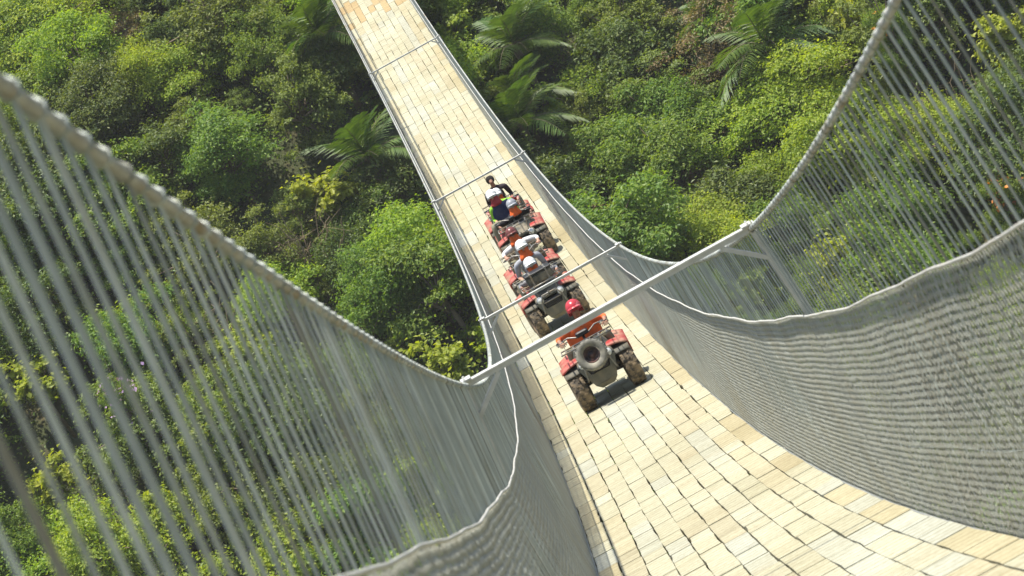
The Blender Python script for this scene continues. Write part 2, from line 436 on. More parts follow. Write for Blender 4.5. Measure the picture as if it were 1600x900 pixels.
# spreader bars with end brackets, side posts and knee braces
for i, zq in enumerate((-.42, 1.965, 4.065, 6.17, 8.15, 10.25, 12.35)):
    y = float(np.interp(zq, _z, _yw)); zz = float(zc(y))+.01
    mb = MB()
    q_ = .84 if i == 1 else .72
    mb.box((.5*(XL+XR), y, zz+.014*q_), (WB+.02, .055*q_, .022*q_), 0, bev=.004)
    mb.box((.5*(XL+XR), y, zz-.0125*q_), (WB-.05, .045*q_, .03*q_), 0)
    bar = mb.build('spreader_bar', M['steel_w'], bridge)
    for s in (-1, 1):
        xb = XL if s < 0 else XR
        mb = MB(); mb.box((xb-s*.02, y, zz+.031), (.07, .09, .010), 0); mb.box((xb+s*.030, y, zz), (.010, .09, .06), 0)
        for q in (-.045, .045): mb.tube([(xb-s*.01, y+q*.7, zz+.034), (xb-s*.01, y+q*.7, zz+.048)], .008, 6, 0)
        mb.build('end_bracket', M['steel_w'], bar)
        mb = MB(); e_ = float(em(y))
        x0, x1, x2 = xb+s*.015, xb+s*(.03+e_), xb+s*.035
        z0, z1, z2 = zz-.03, float(zc(y)-Gm(y)), float(zd(y))-.12
        for (xa, za, xc, zc_) in ((x0, z0, x1, z1), (x1, z1, x2, z2)):
            d = Vector((xc-xa, 0, zc_-za)); L = d.length; R = d.to_track_quat('Z', 'Y').to_matrix()
            mb.box(Vector((.5*(xa+xc), y, .5*(za+zc_))), (.07, .045, L), 0, R)
            mb.box(Vector((.5*(xa+xc), y+.03, .5*(za+zc_))), (.012, .06, L), 0, R)
        mb.build('side_post', M['steel_w'], bridge)
        mb = MB(); a = Vector((xb-s*.23, y+.001, zz-.035)); b_ = Vector((x0+s*.002, y+.001, zz-.24)); d = b_-a
        mb.box((a+b_)/2, (.035, .03, d.length+.02), 0, d.to_track_quat('Z', 'Y').to_matrix())
        mb.build('knee_brace', M['steel_w'], bridge)

# end towers
def tower(y, up, label):
    z0 = float(zd(y)); t = empty('bridge_tower', (0, y, z0-6)); tag(t, label, 'tower')
    for s in (-1, 1):
        x = (XL-.55) if s < 0 else (XR+.55)
        mb = MB(); mb.box((x, 0, 6+up/2-3), (.6, .8, up+6), 0, taper=.85, bev=.03); mb.build('leg', M['concrete'], t)
    mb = MB(); mb.box((.5*(XL+XR), 0, 6+up+.25), (WB+1.9, .8, .55), 0, bev=.03); mb.build('crossbeam', M['concrete'], t)
    mb = MB(); mb.box((.5*(XL+XR), 0, 2.4), (WB+3.2, 2.4, 6.8), 0, bev=.04); mb.build('abutment', M['concrete'], t)
tower(YEND1+1.0, 3.2, 'concrete portal tower at the far end of the bridge')
tower(YEND0-1.0, 3.2, 'concrete portal tower at the near end of the bridge')

# ---------------------------------------------------------------- hillside
def H(x, y):
    x = np.asarray(x, float); y = np.asarray(y, float)
    yb = 58+6*np.sin(x*.021+.5)+.10*x
    d = y-yb
    far = CAMZ-73+.78*np.maximum(d, 0)-.0006*np.maximum(d, 0)**2
    far = np.where(d > 140, far, far)
    near_ = CAMZ-73+1.12*np.maximum(-d, 0)-.0006*np.maximum(-d, 0)**2
    h = np.where(d > 0, far, near_)
    h = h+1.6*np.sin(x*.19+y*.07)+1.1*np.sin(y*.23-x*.11+1)+.5*np.sin(x*.63+.4)*np.sin(y*.51)
    # level benches where the bridge lands
    for ye in (YEND0-1, YEND1+1):
        w = np.exp(-((y-ye)/7)**4-((x-.6)/6)**4); h = h*(1-w)+(float(zd(ye))-1.2)*w
    # never rise above the deck
    return h
gx = np.arange(-150, 151, 2.0); gy = np.arange(-60, 330, 2.0)
GX, GY = np.meshgrid(gx, gy); GZ = H(GX, GY)+rng.normal(0, .12, GX.shape)
V = np.stack([GX, GY, GZ], -1).reshape(-1, 3); nx = len(gx)
ii = (np.arange(len(gy)-1)[:, None]*nx+np.arange(nx-1)[None, :]).ravel()
F = np.stack([ii, ii+1, ii+nx+1, ii+nx], 1)
tag(link('hillside', np_mesh('hillside', V, F, M['soil'], True)), None, None, None, 'structure')

CM = np.array(cam.matrix_world)
def to_px(P):
    v = np.linalg.inv(CM) @ np.array([*P, 1.0]); return 800+v[0]/-v[2]*FPX, 450-v[1]/-v[2]*FPX, -v[2]
def ray_hit(px, py, up=0.0):
    d = CM[:3, :3] @ np.array([(px-800)/FPX, -(py-450)/FPX, -1.0]); o = CM[:3, 3]; t = 80.0
    while t < 320:
        p_ = o+d*t
        if p_[2] < float(H(p_[0], p_[1]))+up: break
        t += .25
    return p_

# ---------------------------------------------------------------- vegetation
def leaves_geo(P, Nrm, size, asp=.55, r=rng):
    """rhombic folded leaves at points P facing roughly Nrm"""
    n = len(P); nrm = Nrm+r.normal(0, .55, (n, 3)); nrm /= np.linalg.norm(nrm, axis=1)[:, None]
    t = r.normal(0, 1, (n, 3)); t -= nrm*(t*nrm).sum(1)[:, None]; t /= np.linalg.norm(t, axis=1)[:, None]
    b = np.cross(nrm, t); L = (size*r.uniform(.6, 1.35, n))[:, None]
    V = np.stack([P-t*L*.5, P+b*L*asp*.5+nrm*L*.09, P+t*L*.5-nrm*L*.10, P-b*L*asp*.5+nrm*L*.09], 1)
    q = (np.arange(n)*4)[:, None]
    F = np.concatenate([q+np.array([[0, 1, 2]]), q+np.array([[0, 2, 3]])])
    return V.reshape(-1, 3), F

def crown(seed, R, Hc, ncl, nl, lsize, cl=(.22, .42), asp=.55, flat=1.0, zc0=None):
    """leaf clumps spread through a crown volume; returns V, F and clump centres"""
    r = np.random.default_rng(seed); cs = []
    zc0 = Hc if zc0 is None else zc0
    lob = r.uniform(0, 2*pi, 3)
    while len(cs) < ncl:
        v = r.normal(0, 1, 3); v /= np.linalg.norm(v)
        if v[2] < -.5 and r.random() < .6: continue
        az_ = math.atan2(v[1], v[0])
        rad = R*(.82+.20*sin(2*az_+lob[0])+.18*sin(3*az_+lob[1])+.16*sin(5*v[2]+lob[2]))*r.uniform(.35, 1.0)**.45
        cs.append((v[0]*rad, v[1]*rad, zc0+v[2]*rad*flat, R*r.uniform(*cl)))
    cs = np.array(cs); w = cs[:, 3]**2; w /= w.sum()
    idx = r.choice(len(cs), nl, p=w); v = r.normal(0, 1, (nl, 3)); v /= np.linalg.norm(v, axis=1)[:, None]
    v[:, 2] = np.where(v[:, 2] < -.3, -v[:, 2]*.6, v[:, 2])
    c = cs[idx]; rr = c[:, 3]*r.uniform(.25, 1.08, nl)**.5
    # small-scale lumpiness so clumps do not read as balls
    lump = 1+.22*np.sin(v[:, 0]*7+idx)*np.sin(v[:, 1]*6+idx*2)+.14*np.sin(v[:, 2]*9+idx*3)
    P = c[:, :3]+v*(rr*lump)[:, None]*np.array([1, 1, .78])
    stray = r.random(nl) < .14; P[stray] += r.normal(0, .22, (stray.sum(), 3))
    nn = v*.8+np.array([0, 0, .75])
    V, F = leaves_geo(P, nn, lsize, asp, r)
    return V, F, cs

def tree_proto(seed, R, trunk_h, mat, ncl=34, nl=9000, lsize=.15, **kw):
    V, F, cs = crown(seed, R, trunk_h, ncl, nl, lsize, **kw)
    cm = np_mesh('crown', V, F, mat)
    r = random.Random(seed); mb = MB()
    top = Vector((r.uniform(-.3, .3), r.uniform(-.3, .3), trunk_h))
    mb.tube([(0, 0, -.8), (r.uniform(-.1, .1), r.uniform(-.1, .1), trunk_h*.5), top], [R*.06, R*.05, R*.04], 7, 0)
    for c in cs[::2]:
        e = Vector(c[:3]); midp = (top+e)/2+Vector((r.uniform(-.2, .2), r.uniform(-.2, .2), r.uniform(-.1, .3)))
        mb.tube([top-Vector((0, 0, r.uniform(0, trunk_h*.3))), midp, e], [R*.026, R*.016, R*.006], 4, 0, cap=False)
    return cm, mb.mesh('trunk', M['bark'])

def species(name, cols, **kw): M[name] = leaf_mat(name, cols, **kw)
species('leaf_bright', [(.14, .215, .03), (.225, .31, .038), (.34, .40, .055), (.17, .265, .032)], trans=0.45)
species('leaf_mid', [(.085, .15, .027), (.145, .22, .038), (.235, .30, .05), (.115, .19, .032)], trans=0.42)
species('leaf_olive', [(.10, .135, .03), (.165, .205, .045), (.22, .26, .06), (.13, .165, .04)], trans=.40)
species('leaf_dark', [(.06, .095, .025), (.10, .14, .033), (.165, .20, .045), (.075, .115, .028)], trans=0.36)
species('leaf_lime', [(.18, .23, .03), (.26, .31, .035), (.34, .37, .05), (.22, .28, .035)], trans=0.45)
species('leaf_dry', [(.16, .12, .05), (.22, .15, .07), (.14, .14, .04), (.26, .17, .08)], trans=.25)
species('leaf_palm', [(.06, .11, .025), (.09, .145, .03), (.13, .19, .04)], trans=0.3)
species('petal_orange', [(.65, .20, .03), (.75, .28, .05)], trans=.3)
species('petal_mauve', [(.40, .25, .45), (.50, .32, .50)], trans=.3)

KINDS = {
 'bright': ('bright green round tree', 'leaf_bright'),
 'mid': ('mid green bushy tree', 'leaf_mid'),
 'olive': ('olive green loose tree', 'leaf_olive'),
 'dark': ('dark green dense tree', 'leaf_dark'),
 'lime': ('yellow-green sapling', 'leaf_lime'),
 'dry': ('half bare brown tree', 'leaf_dry'),
}
PROTO = {
 'bright': [tree_proto(1, 2.1, 2.3, M['leaf_bright'], 46, 15000, .125), tree_proto(2, 1.9, 2.1, M['leaf_bright'], 36, 12500, .13, flat=1.15)],
 'mid': [tree_proto(3, 2.0, 2.3, M['leaf_mid'], 46, 14500, .125), tree_proto(4, 1.8, 2.2, M['leaf_mid'], 36, 12000, .14, flat=1.2)],
 'olive': [tree_proto(5, 2.0, 2.4, M['leaf_olive'], 60, 12500, .115, cl=(.14, .30)), tree_proto(6, 1.8, 2.3, M['leaf_olive'], 54, 11000, .12, cl=(.14, .28), flat=1.2)],
 'dark': [tree_proto(7, 2.1, 2.3, M['leaf_dark'], 46, 12500, .14), tree_proto(8, 1.8, 2.1, M['leaf_dark'], 40, 11000, .15)],
 'lime': [tree_proto(9, 1.1, 1.5, M['leaf_lime'], 26, 2800, .18, cl=(.2, .34), asp=.7), tree_proto(10, 1.0, 1.4, M['leaf_lime'], 20, 2300, .19, cl=(.2, .36), asp=.7)],
 'dry': [tree_proto(11, 1.6, 2.0, M['leaf_dry'], 50, 4200, .10, cl=(.14, .3)), tree_proto(12, 1.5, 2.0, M['leaf_dry'], 44, 3400, .11, cl=(.14, .3))],
}
placed = []
def put_tree(kind, x, y, sc, label=None, group=None, lift=0):
    cm, tm = rnd.choice(PROTO[kind]); z = float(H(x, y))
    t = empty('tree' if kind != 'lime' else 'sapling', (x, y, z-.15+lift), (rnd.uniform(-.12, .12), rnd.uniform(-.12, .12), rnd.uniform(0, 6.28)))
    t.scale = (sc*rnd.uniform(.9, 1.1), sc*rnd.uniform(.9, 1.1), sc*rnd.uniform(.88, 1.15))
    link('crown', cm, t); link('trunk', tm, t)
    tag(t, label, 'tree' if kind != 'lime' else 'sapling', group); placed.append((x, y, sc))
    return t
# trees that can be picked out in the photograph: (pixel of crown, kind, size, label)
KEY = [
 (120, 95, 'bright', 1.15, 'brightest round green tree in the upper left, above the left main cable'),
 (225, 120, 'bright', .8, 'small bright green crown just right of the brightest tree at upper left'),
 (290, 110, 'bright', .85, 'bright green crown in the middle of the row at upper left'),
 (425, 90, 'mid', .9, 'green tree left of the palm that stands beside the far deck'),
 (30, 40, 'mid', 1.0, 'green tree cut by the top left corner of the view'),
 (330, 30, 'olive', 1.2, 'olive tree high on the slope between the bright trees and the far deck'),
 (350, 230, 'mid', 1.1, 'green tree above the middle of the left main cable'),
 (480, 170, 'olive', 1.1, 'olive green tree close beside the far deck on its left'),
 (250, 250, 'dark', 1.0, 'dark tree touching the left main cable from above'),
 (150, 170, 'dark', 1.0, 'dark green tree under the brightest tree at upper left'),
 (520, 300, 'lime', 1.3, 'yellow-green leafy branches left of the deck near the third spreader bar'),
 (470, 330, 'olive', .8, 'thin olive tree with tangled twigs below the yellow-green branches'),
 (650, 400, 'bright', 1.15, 'big green tree right against the left side of the bridge beside the riders'),
 (610, 470, 'mid', 1.0, 'green lower part of the tree stand beside the riders, left of the bridge'),
 (700, 580, 'lime', 1.25, 'yellow-green shrub in the notch where the left cable meets the first spreader bar'),
 (560, 420, 'dark', .8, 'dark tree between the left cable and the big green tree'),
 (960, 250, 'mid', 1.1, 'green tree right of the deck beyond the third spreader bar'),
 (900, 160, 'bright', .8, 'bright small crown to the right of the palms beside the far deck'),
 (1230, 130, 'bright', 1.3, 'bright green tree touching the right main cable'),
 (1170, 190, 'bright', 1.1, 'bright green tree lower left of the one touching the right main cable'),
 (1050, 260, 'mid', 1.2, 'wide green tree in the middle of the slope right of the deck'),
 (1020, 150, 'olive', 1.1, 'olive tree in the upper middle of the slope right of the deck'),
 (1130, 310, 'dark', 1.1, 'dark green tree left of the right end of the first spreader bar'),
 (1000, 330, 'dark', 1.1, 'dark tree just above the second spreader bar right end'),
 (1310, 60, 'olive', .9, 'olive tree left of the top of the right main cable'),
 (1340, 420, 'lime', 1.3, 'yellow-green sapling behind the suspenders just above the right net rope'),
 (1160, 440, 'lime', .9, 'yellow-green sapling seen through the suspenders under the first spreader bar'),
 (700, 30, 'lime', 1.0, 'yellow-green leafy shrub at the top edge beside the far deck'),
 (60, 590, 'lime', 1.3, 'yellow-green shrub behind the left suspenders near the left edge of the view'),
 (90, 760, 'lime', 1.2, 'yellow-green shrub behind the left suspenders near the lower left corner'),
 (170, 500, 'lime', 1.0, 'yellow-green shrub behind the left suspenders at mid height'),
 (480, 620, 'olive', 1.1, 'olive tree behind the densest part of the left suspenders'),
 (1480, 230, 'bright', 1.0, 'bright tree seen through the suspenders at upper right'),
 (1080, 30, 'dry', 1.1, 'half bare brown tree at the top of the slope right of the deck'),
 (430, 395, 'olive', .9, 'olive tree just above the middle of the left cable'),
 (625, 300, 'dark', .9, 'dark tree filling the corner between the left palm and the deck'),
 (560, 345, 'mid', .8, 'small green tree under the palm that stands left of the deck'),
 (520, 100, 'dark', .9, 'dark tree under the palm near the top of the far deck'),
 (1100, 290, 'dry', .8, 'half bare brown tree low on the slope right of the deck'),
]
for px, py, k, s, lab in KEY:
    P = ray_hit(px, py, 2.5*s if k != 'lime' else 3.0)
    put_tree(k, P[0], P[1], s*1.05, lab, lift=(0 if k != 'lime' else 1.1))
keyn = len(placed)

# palms, each with fronds of its own
def frond_mesh(L, seed):
    r = random.Random(seed); n = 12; mb = MB(); pts = []
    for i in range(n+1):
        t = i/n; pts.append(Vector((L*(t-.10*t*t), 0, L*(.42*t-.62*t*t))))
    mb.tube(pts, [.022*(1-.8*i/n) for i in range(n+1)], 4, 0, cap=False)
    m_ = 34
    for i in range(3, m_):
        t = i/m_; f = t*n; a = int(min(f, n-1)); p0 = pts[a].lerp(pts[a+1], f-a)
        ll = L*.30*math.sin(pi*(.12+.86*t))**.7
        for s in (-1, 1):
            tip = p0+Vector((ll*.55, s*ll*.80, -ll*(.22+r.uniform(0, .25)))); w = Vector((.035, 0, 0))
            md = p0.lerp(tip, .5)+Vector((0, 0, ll*.10))
            mb.add([p0-w*.6, p0+w*.6, md+w, md-w, tip], [(0, 1, 2, 3), (3, 2, 4)], 1)
    return mb.mesh('frond', [M['bark'], M['leaf_palm']])
FR = [frond_mesh(2.3, 1), frond_mesh(2.6, 2), frond_mesh(2.0, 3)]
def palm(px, py, sc, label, nf=22):
    P = ray_hit(px, py, 3.1*sc); x, y = P[0], P[1]; z = float(H(x, y))
    t = empty('palm_tree', (x, y, z-.2), (rnd.uniform(-.08, .08), rnd.uniform(-.08, .08), 0)); t.scale = (sc, sc, sc)
    tag(t, label, 'palm tree')
    mb = MB(); mb.tube([(0, 0, -.6), (.05, .03, 1.5), (0, 0, 3.0)], [.16, .12, .14], 9, 0); mb.build('trunk', M['bark'], t)
    for i in range(nf):
        o = link('frond', FR[i % 3], t, (0, 0, 3.0))
        tilt = [-.95, -.6, -.25, .1, .35][i % 5]+rnd.uniform(-.1, .1)
        o.rotation_euler = (rnd.uniform(-.2, .2), tilt, i*2.399+rnd.uniform(-.2, .2)); q = rnd.uniform(.85, 1.15); o.scale = (q, q, q)
    placed.append((x, y, .75*sc))
palm(1185, 65, 1.35, 'big feathery palm at the top of the slope right of the deck', 20)
palm(800, 70, 1.15, 'palm leaning beside the far deck on its right, near the top edge')
palm(800, 150, 1.0, 'palm with drooping fronds below the one near the top edge')
palm(805, 190, 1.1, 'dark palm just above the right end of the third spreader bar')
palm(495, 50, 1.2, 'palm touching the left side of the far deck near the top edge')
palm(585, 240, 1.2, 'palm left of the deck behind the yellow-green branches')
palm(1120, 20, 1.0, 'smaller palm left of the big feathery palm at the top')

# fill the slope
def fill():
    kinds = ['mid', 'olive', 'dark', 'bright', 'mid', 'olive', 'dry']
    cand = []
    for yy in np.arange(92, 185, 2.0):
        for xx in np.arange(-32, 34, 2.0):
            x = xx+rnd.uniform(-.8, .8); y = yy+rnd.uniform(-.8, .8)
            if abs(x-.6) < 5 and y > YEND1-6 and y < YEND1+8: continue
            px, py, d = to_px((x, y, float(H(x, y))+2.5))
            if not (-120 < px < 1720 and -140 < py < 1060): continue
            if any((x-a)**2+(y-b)**2 < (1.45*s)**2 for a, b, s in placed): continue
            if float(H(x, y))+5 > float(zd(min(y, YEND1)))-1 and abs(x-.6) < 4: continue
            cand.append((x, y, px, py))
    rnd.shuffle(cand)
    out = []
    for x, y, px, py in cand:
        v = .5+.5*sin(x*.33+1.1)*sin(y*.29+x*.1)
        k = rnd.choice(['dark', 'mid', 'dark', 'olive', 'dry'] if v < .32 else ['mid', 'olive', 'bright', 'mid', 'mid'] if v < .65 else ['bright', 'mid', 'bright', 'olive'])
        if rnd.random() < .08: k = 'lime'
        s = rnd.choice([rnd.uniform(.5, .8), rnd.uniform(.75, 1.1), rnd.uniform(1.0, 1.4)]); out.append([k, x, y, px, py, s])
    rows = {}
    for q in out:
        k, x, y, px, py, s = q
        inside = -20 < px < 1620 and -20 < py < 920
        side = 'left' if x < .6 else 'right'
        band = min(7, max(0, int(py//115))) if inside else -1
        rows.setdefault((k, side, band, inside), []).append(q)
    ORD = ['first', 'second', 'third', 'fourth', 'fifth', 'sixth', 'seventh', 'eighth', 'ninth', 'tenth', 'eleventh', 'twelfth', 'thirteenth', 'fourteenth', 'fifteenth']
    BAND = ['at top edge', 'under top edge', 'in upper third', 'above mid height', 'at mid height', 'below mid height', 'in lower third', 'at bottom edge']
    for (k, side, band, inside), L in rows.items():
        L.sort(key=lambda q: q[3]); desc, _m = KINDS[k]
        for i, (k_, x, y, px, py, s) in enumerate(L):
            if inside:
                nm = (ORD[min(i, 14)]+' '+desc+' from the left, ' if len(L) > 1 else 'only '+desc+' ')+BAND[band]+', '+side+' of the bridge'
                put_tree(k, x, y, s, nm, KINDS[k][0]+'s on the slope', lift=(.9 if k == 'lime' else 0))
            else: put_tree(k, x, y, s, desc+' just past the edge of view, '+side+' of the bridge', KINDS[k][0]+'s just past the edge of view, '+side+' of the bridge', lift=(.9 if k == 'lime' else 0))
    return len(cand)
print('fill trees', fill(), 'total', len(placed))

# undergrowth on the soil
n = 170000
ux = rng.uniform(-34, 36, n); uy = rng.uniform(90, 190, n); cl = .5+.5*np.sin(ux*1.7+uy*.9)*np.sin(uy*1.3-ux*.6)
cl2 = .5+.5*np.sin(ux*.8-uy*.5+2)*np.sin(uy*.7+ux*.3)
uz = H(ux, uy)+rng.uniform(0, 1, n)**.8*(.4+1.2*cl+1.9*cl2)
V, F = leaves_geo(np.stack([ux, uy, uz], 1), np.tile([0, -.3, 1.0], (n, 1)), .17, .6)
tag(link('undergrowth', np_mesh('undergrowth', V, F, M['leaf_mid'])), 'low leafy undergrowth covering the soil between the trees', 'undergrowth', None, 'stuff')

# bare tangled twigs and lianas
def liana(px, py, n, spread, label, up=3.5):
    P = Vector(ray_hit(px, py, up)); g = float(H(P.x, P.y)); mb = MB()
    for k in range(n):
        a = Vector((rnd.uniform(-.4, .4), rnd.uniform(-.4, .4), -(P.z-g)-.2)); q = [a]
        e = Vector((rnd.uniform(-spread, spread), rnd.uniform(-spread*.6, .1)-.4, rnd.uniform(-.6, 1.0)))
        for i in range(1, 7): q.append(a.lerp(e, i/6)+Vector((rnd.gauss(0, .16), rnd.gauss(0, .16), .5*sin(pi*i/6)+rnd.gauss(0, .1))))
        mb.tube(q, [.035-.004*i for i in range(7)], 4, 0, cap=False)
        for j in range(2):
            b_ = q[3+j]; mb.tube([b_, b_+Vector((rnd.gauss(0, .5), rnd.gauss(0, .4), rnd.gauss(.2, .4))), b_+Vector((rnd.gauss(0, .9), rnd.gauss(0, .5), rnd.gauss(-.1, .6)))], [.014, .010, .004], 3, 0, cap=False)
    o = mb.build('dry_vine', M['twig'], None, P); tag(o, label, 'vine')
liana(455, 345, 15, 2.2, 'tangle of bare brown twigs under the yellow-green branches left of the deck', 4.2)
liana(1130, 45, 9, 1.6, 'pale bare branches at the top of the slope beside the big palm', 4.4)
liana(560, 640, 12, 1.8, 'bare brown twigs behind the left suspenders', 4.0)
liana(1450, 120, 9, 1.8, 'pale bare stems seen through the suspenders at upper right', 4.4)
liana(300, 470, 10, 1.8, 'brown stems behind the left suspenders near the middle of the left cable', 4.0)
# flowers
def flowers(px, py, mat, n, rad, label, up=5.6):
    P = ray_hit(px, py, up); r = np.random.default_rng(int(px)); Q = r.normal(0, rad, (n, 3)); Q += 0
    V, F = leaves_geo(Q, np.tile([-.3, -.4, .8], (n, 1)), .19, .9, r)
    o = empty('flowering_shrub', tuple(P)); tag(o, label, 'shrub')
    link('blossom', np_mesh('blossom', V, F, M[mat]), o)
    cm, tm = PROTO['mid'][1]; c = link('foliage', cm, o, (0, 0, -2.9)); c.scale = (.5, .5, .85)
    s_ = link('stem', tm, o, (0, 0, -5.2)); s_.scale = (.5, .5, 1.9)
flowers(1562, 295, 'petal_orange', 150, .26, 'shrub with a cluster of orange flowers at the right edge of the view')
flowers(1380, 30, 'petal_orange', 50, .22, 'shrub with a few orange flowers behind the top of the right main cable')
flowers(190, 622, 'petal_mauve', 90, .45, 'shrub with pale mauve blossom behind the left suspenders')

# ---------------------------------------------------------------- quad bikes
M['red'] = simple('red_plastic', (.38, .035, .03), .5, 0, (.34, .22, .15), 5, .40, .66, .0, .4)
M['dgreen'] = simple('dusty_dark_plastic', (.05, .055, .045), .6, 0, (.30, .25, .17), 4, .42, .75)
M['grey'] = simple('dusty_grey_plastic', (.13, .13, .105), .6, 0, (.24, .20, .14), 4, .42, .7)
M['tyre'] = simple('muddy_tyre', (.05, .045, .038), .9, 0, (.27, .20, .12), 9, .40, .62, .5)
M['tyre_clean'] = simple('dusty_tyre', (.17, .165, .14), .85, 0, (.30, .28, .22), 6, .4, .7, .5)
M['rim'] = simple('dark_rim', (.03, .025, .025), .5, .3, (.12, .06, .05), 8)
M['black'] = simple('black_plastic', (.018, .018, .02), .45)
M['metal'] = simple('rack_metal', (.22, .22, .21), .4, .6, (.3, .24, .16), 8)
M['lamp'] = simple('headlight_lens', (.75, .76, .72), .12, .0, None, 3, bmp=0, spec=.8)
M['winch'] = simple('bare_steel', (.4, .4, .38), .35, .8)

def tyre_mesh(R, W, knobs, mat, Rin=.15):
    mb = MB(); RX = Matrix.Rotation(pi/2, 3, 'Y')
    h = W/2
    prof = [(Rin, -h*.80), (R*.80, -h*1.0), (R*.93, -h*.92), (R*.975, -h*.70), (R*.985, 0), (R*.975, h*.70), (R*.93, h*.92), (R*.80, h), (Rin, h*.80), (Rin*1.02, h*.4), (Rin*1.02, -h*.4)]
    mb.lathe(prof, (0, 0, 0), RX, 28, 0, closed=True)
    for k in range(knobs):
        a = 2*pi*k/knobs
        for j, off in enumerate((-.72, -.25, .25, .72)):
            aa = a+(j % 2)*pi/knobs
            Rm = Matrix.Rotation(aa, 3, 'X'); c = Rm @ Vector((off*h, 0, R*(.985 if abs(off) < .5 else .955)))
            mb.box(c, (W*.20, R*.13, R*.055), 0, Rm @ Matrix.Rotation(.35*(1 if j % 2 else -1), 3, 'Z'), taper=.8)
    return mb.mesh('wheel', mat)
TY = tyre_mesh(.315, .22, 18, M['tyre'])
SPARE = tyre_mesh(.235, .16, 16, M['tyre_clean'], .125)
def rim_mesh(R, W):
    mb = MB(); RX = Matrix.Rotation(pi/2, 3, 'Y')
    mb.lathe([(R, -W/2), (R*.9, -W/2), (R*.8, -W*.15), (R*.35, -W*.12), (R*.30, -W*.3), (.001, -W*.3)], (0, 0, 0), RX, 20, 0)
    mb.lathe([(R, W/2), (R*.9, W/2), (R*.8, W*.15), (R*.35, W*.12), (R*.30, W*.3), (.001, W*.3)], (0, 0, 0), RX, 20, 0)
    mb.lathe([(R, -W/2), (R, W/2)], (0, 0, 0), RX, 20, 0)
    for k in range(5):
        a = 2*pi*k/5; mb.box(Vector((-W*.16, cos(a)*R*.58, sin(a)*R*.58)), (W*.12, R*.22, R*.22), 0, Matrix.Rotation(a, 3, 'X'))
    return mb.mesh('rim', M['rim'])
RIM = rim_mesh(.155, .18); RIM_S = rim_mesh(.12, .11)

def fender(s, front):
    """arched fender over a wheel; y<0 is forward"""
    yc = -.62 if front else .62; mb = MB()
    def fn(u, v):
        a = pi*(.36+.55*u); rr = .395+.02*sin(pi*v)
        x = .17+.37*v; y = yc-cos(a)*rr*(1 if front else -1)*1.0; z = .335+sin(a)*rr*(1.0-.10*v*v)+(.03*(1-v))
        if front: z += .03*sin(pi*u)*v
        return (s*x, y, z)
    mb.grid(fn, 12, 6, 0, True, thick=(0, 0, -.018)); return mb
def inner_fender(s, front):
    yc = -.62 if front else .62; mb = MB()
    def fn(u, v):
        a = pi*(.26+.66*u); rr = .372
        return (s*(.16+.36*v), yc-cos(a)*rr*(1 if front else -1), .325+sin(a)*rr*.97-.012)
    mb.grid(fn, 10, 3, 0, True, thick=(0, 0, -.012)); return mb

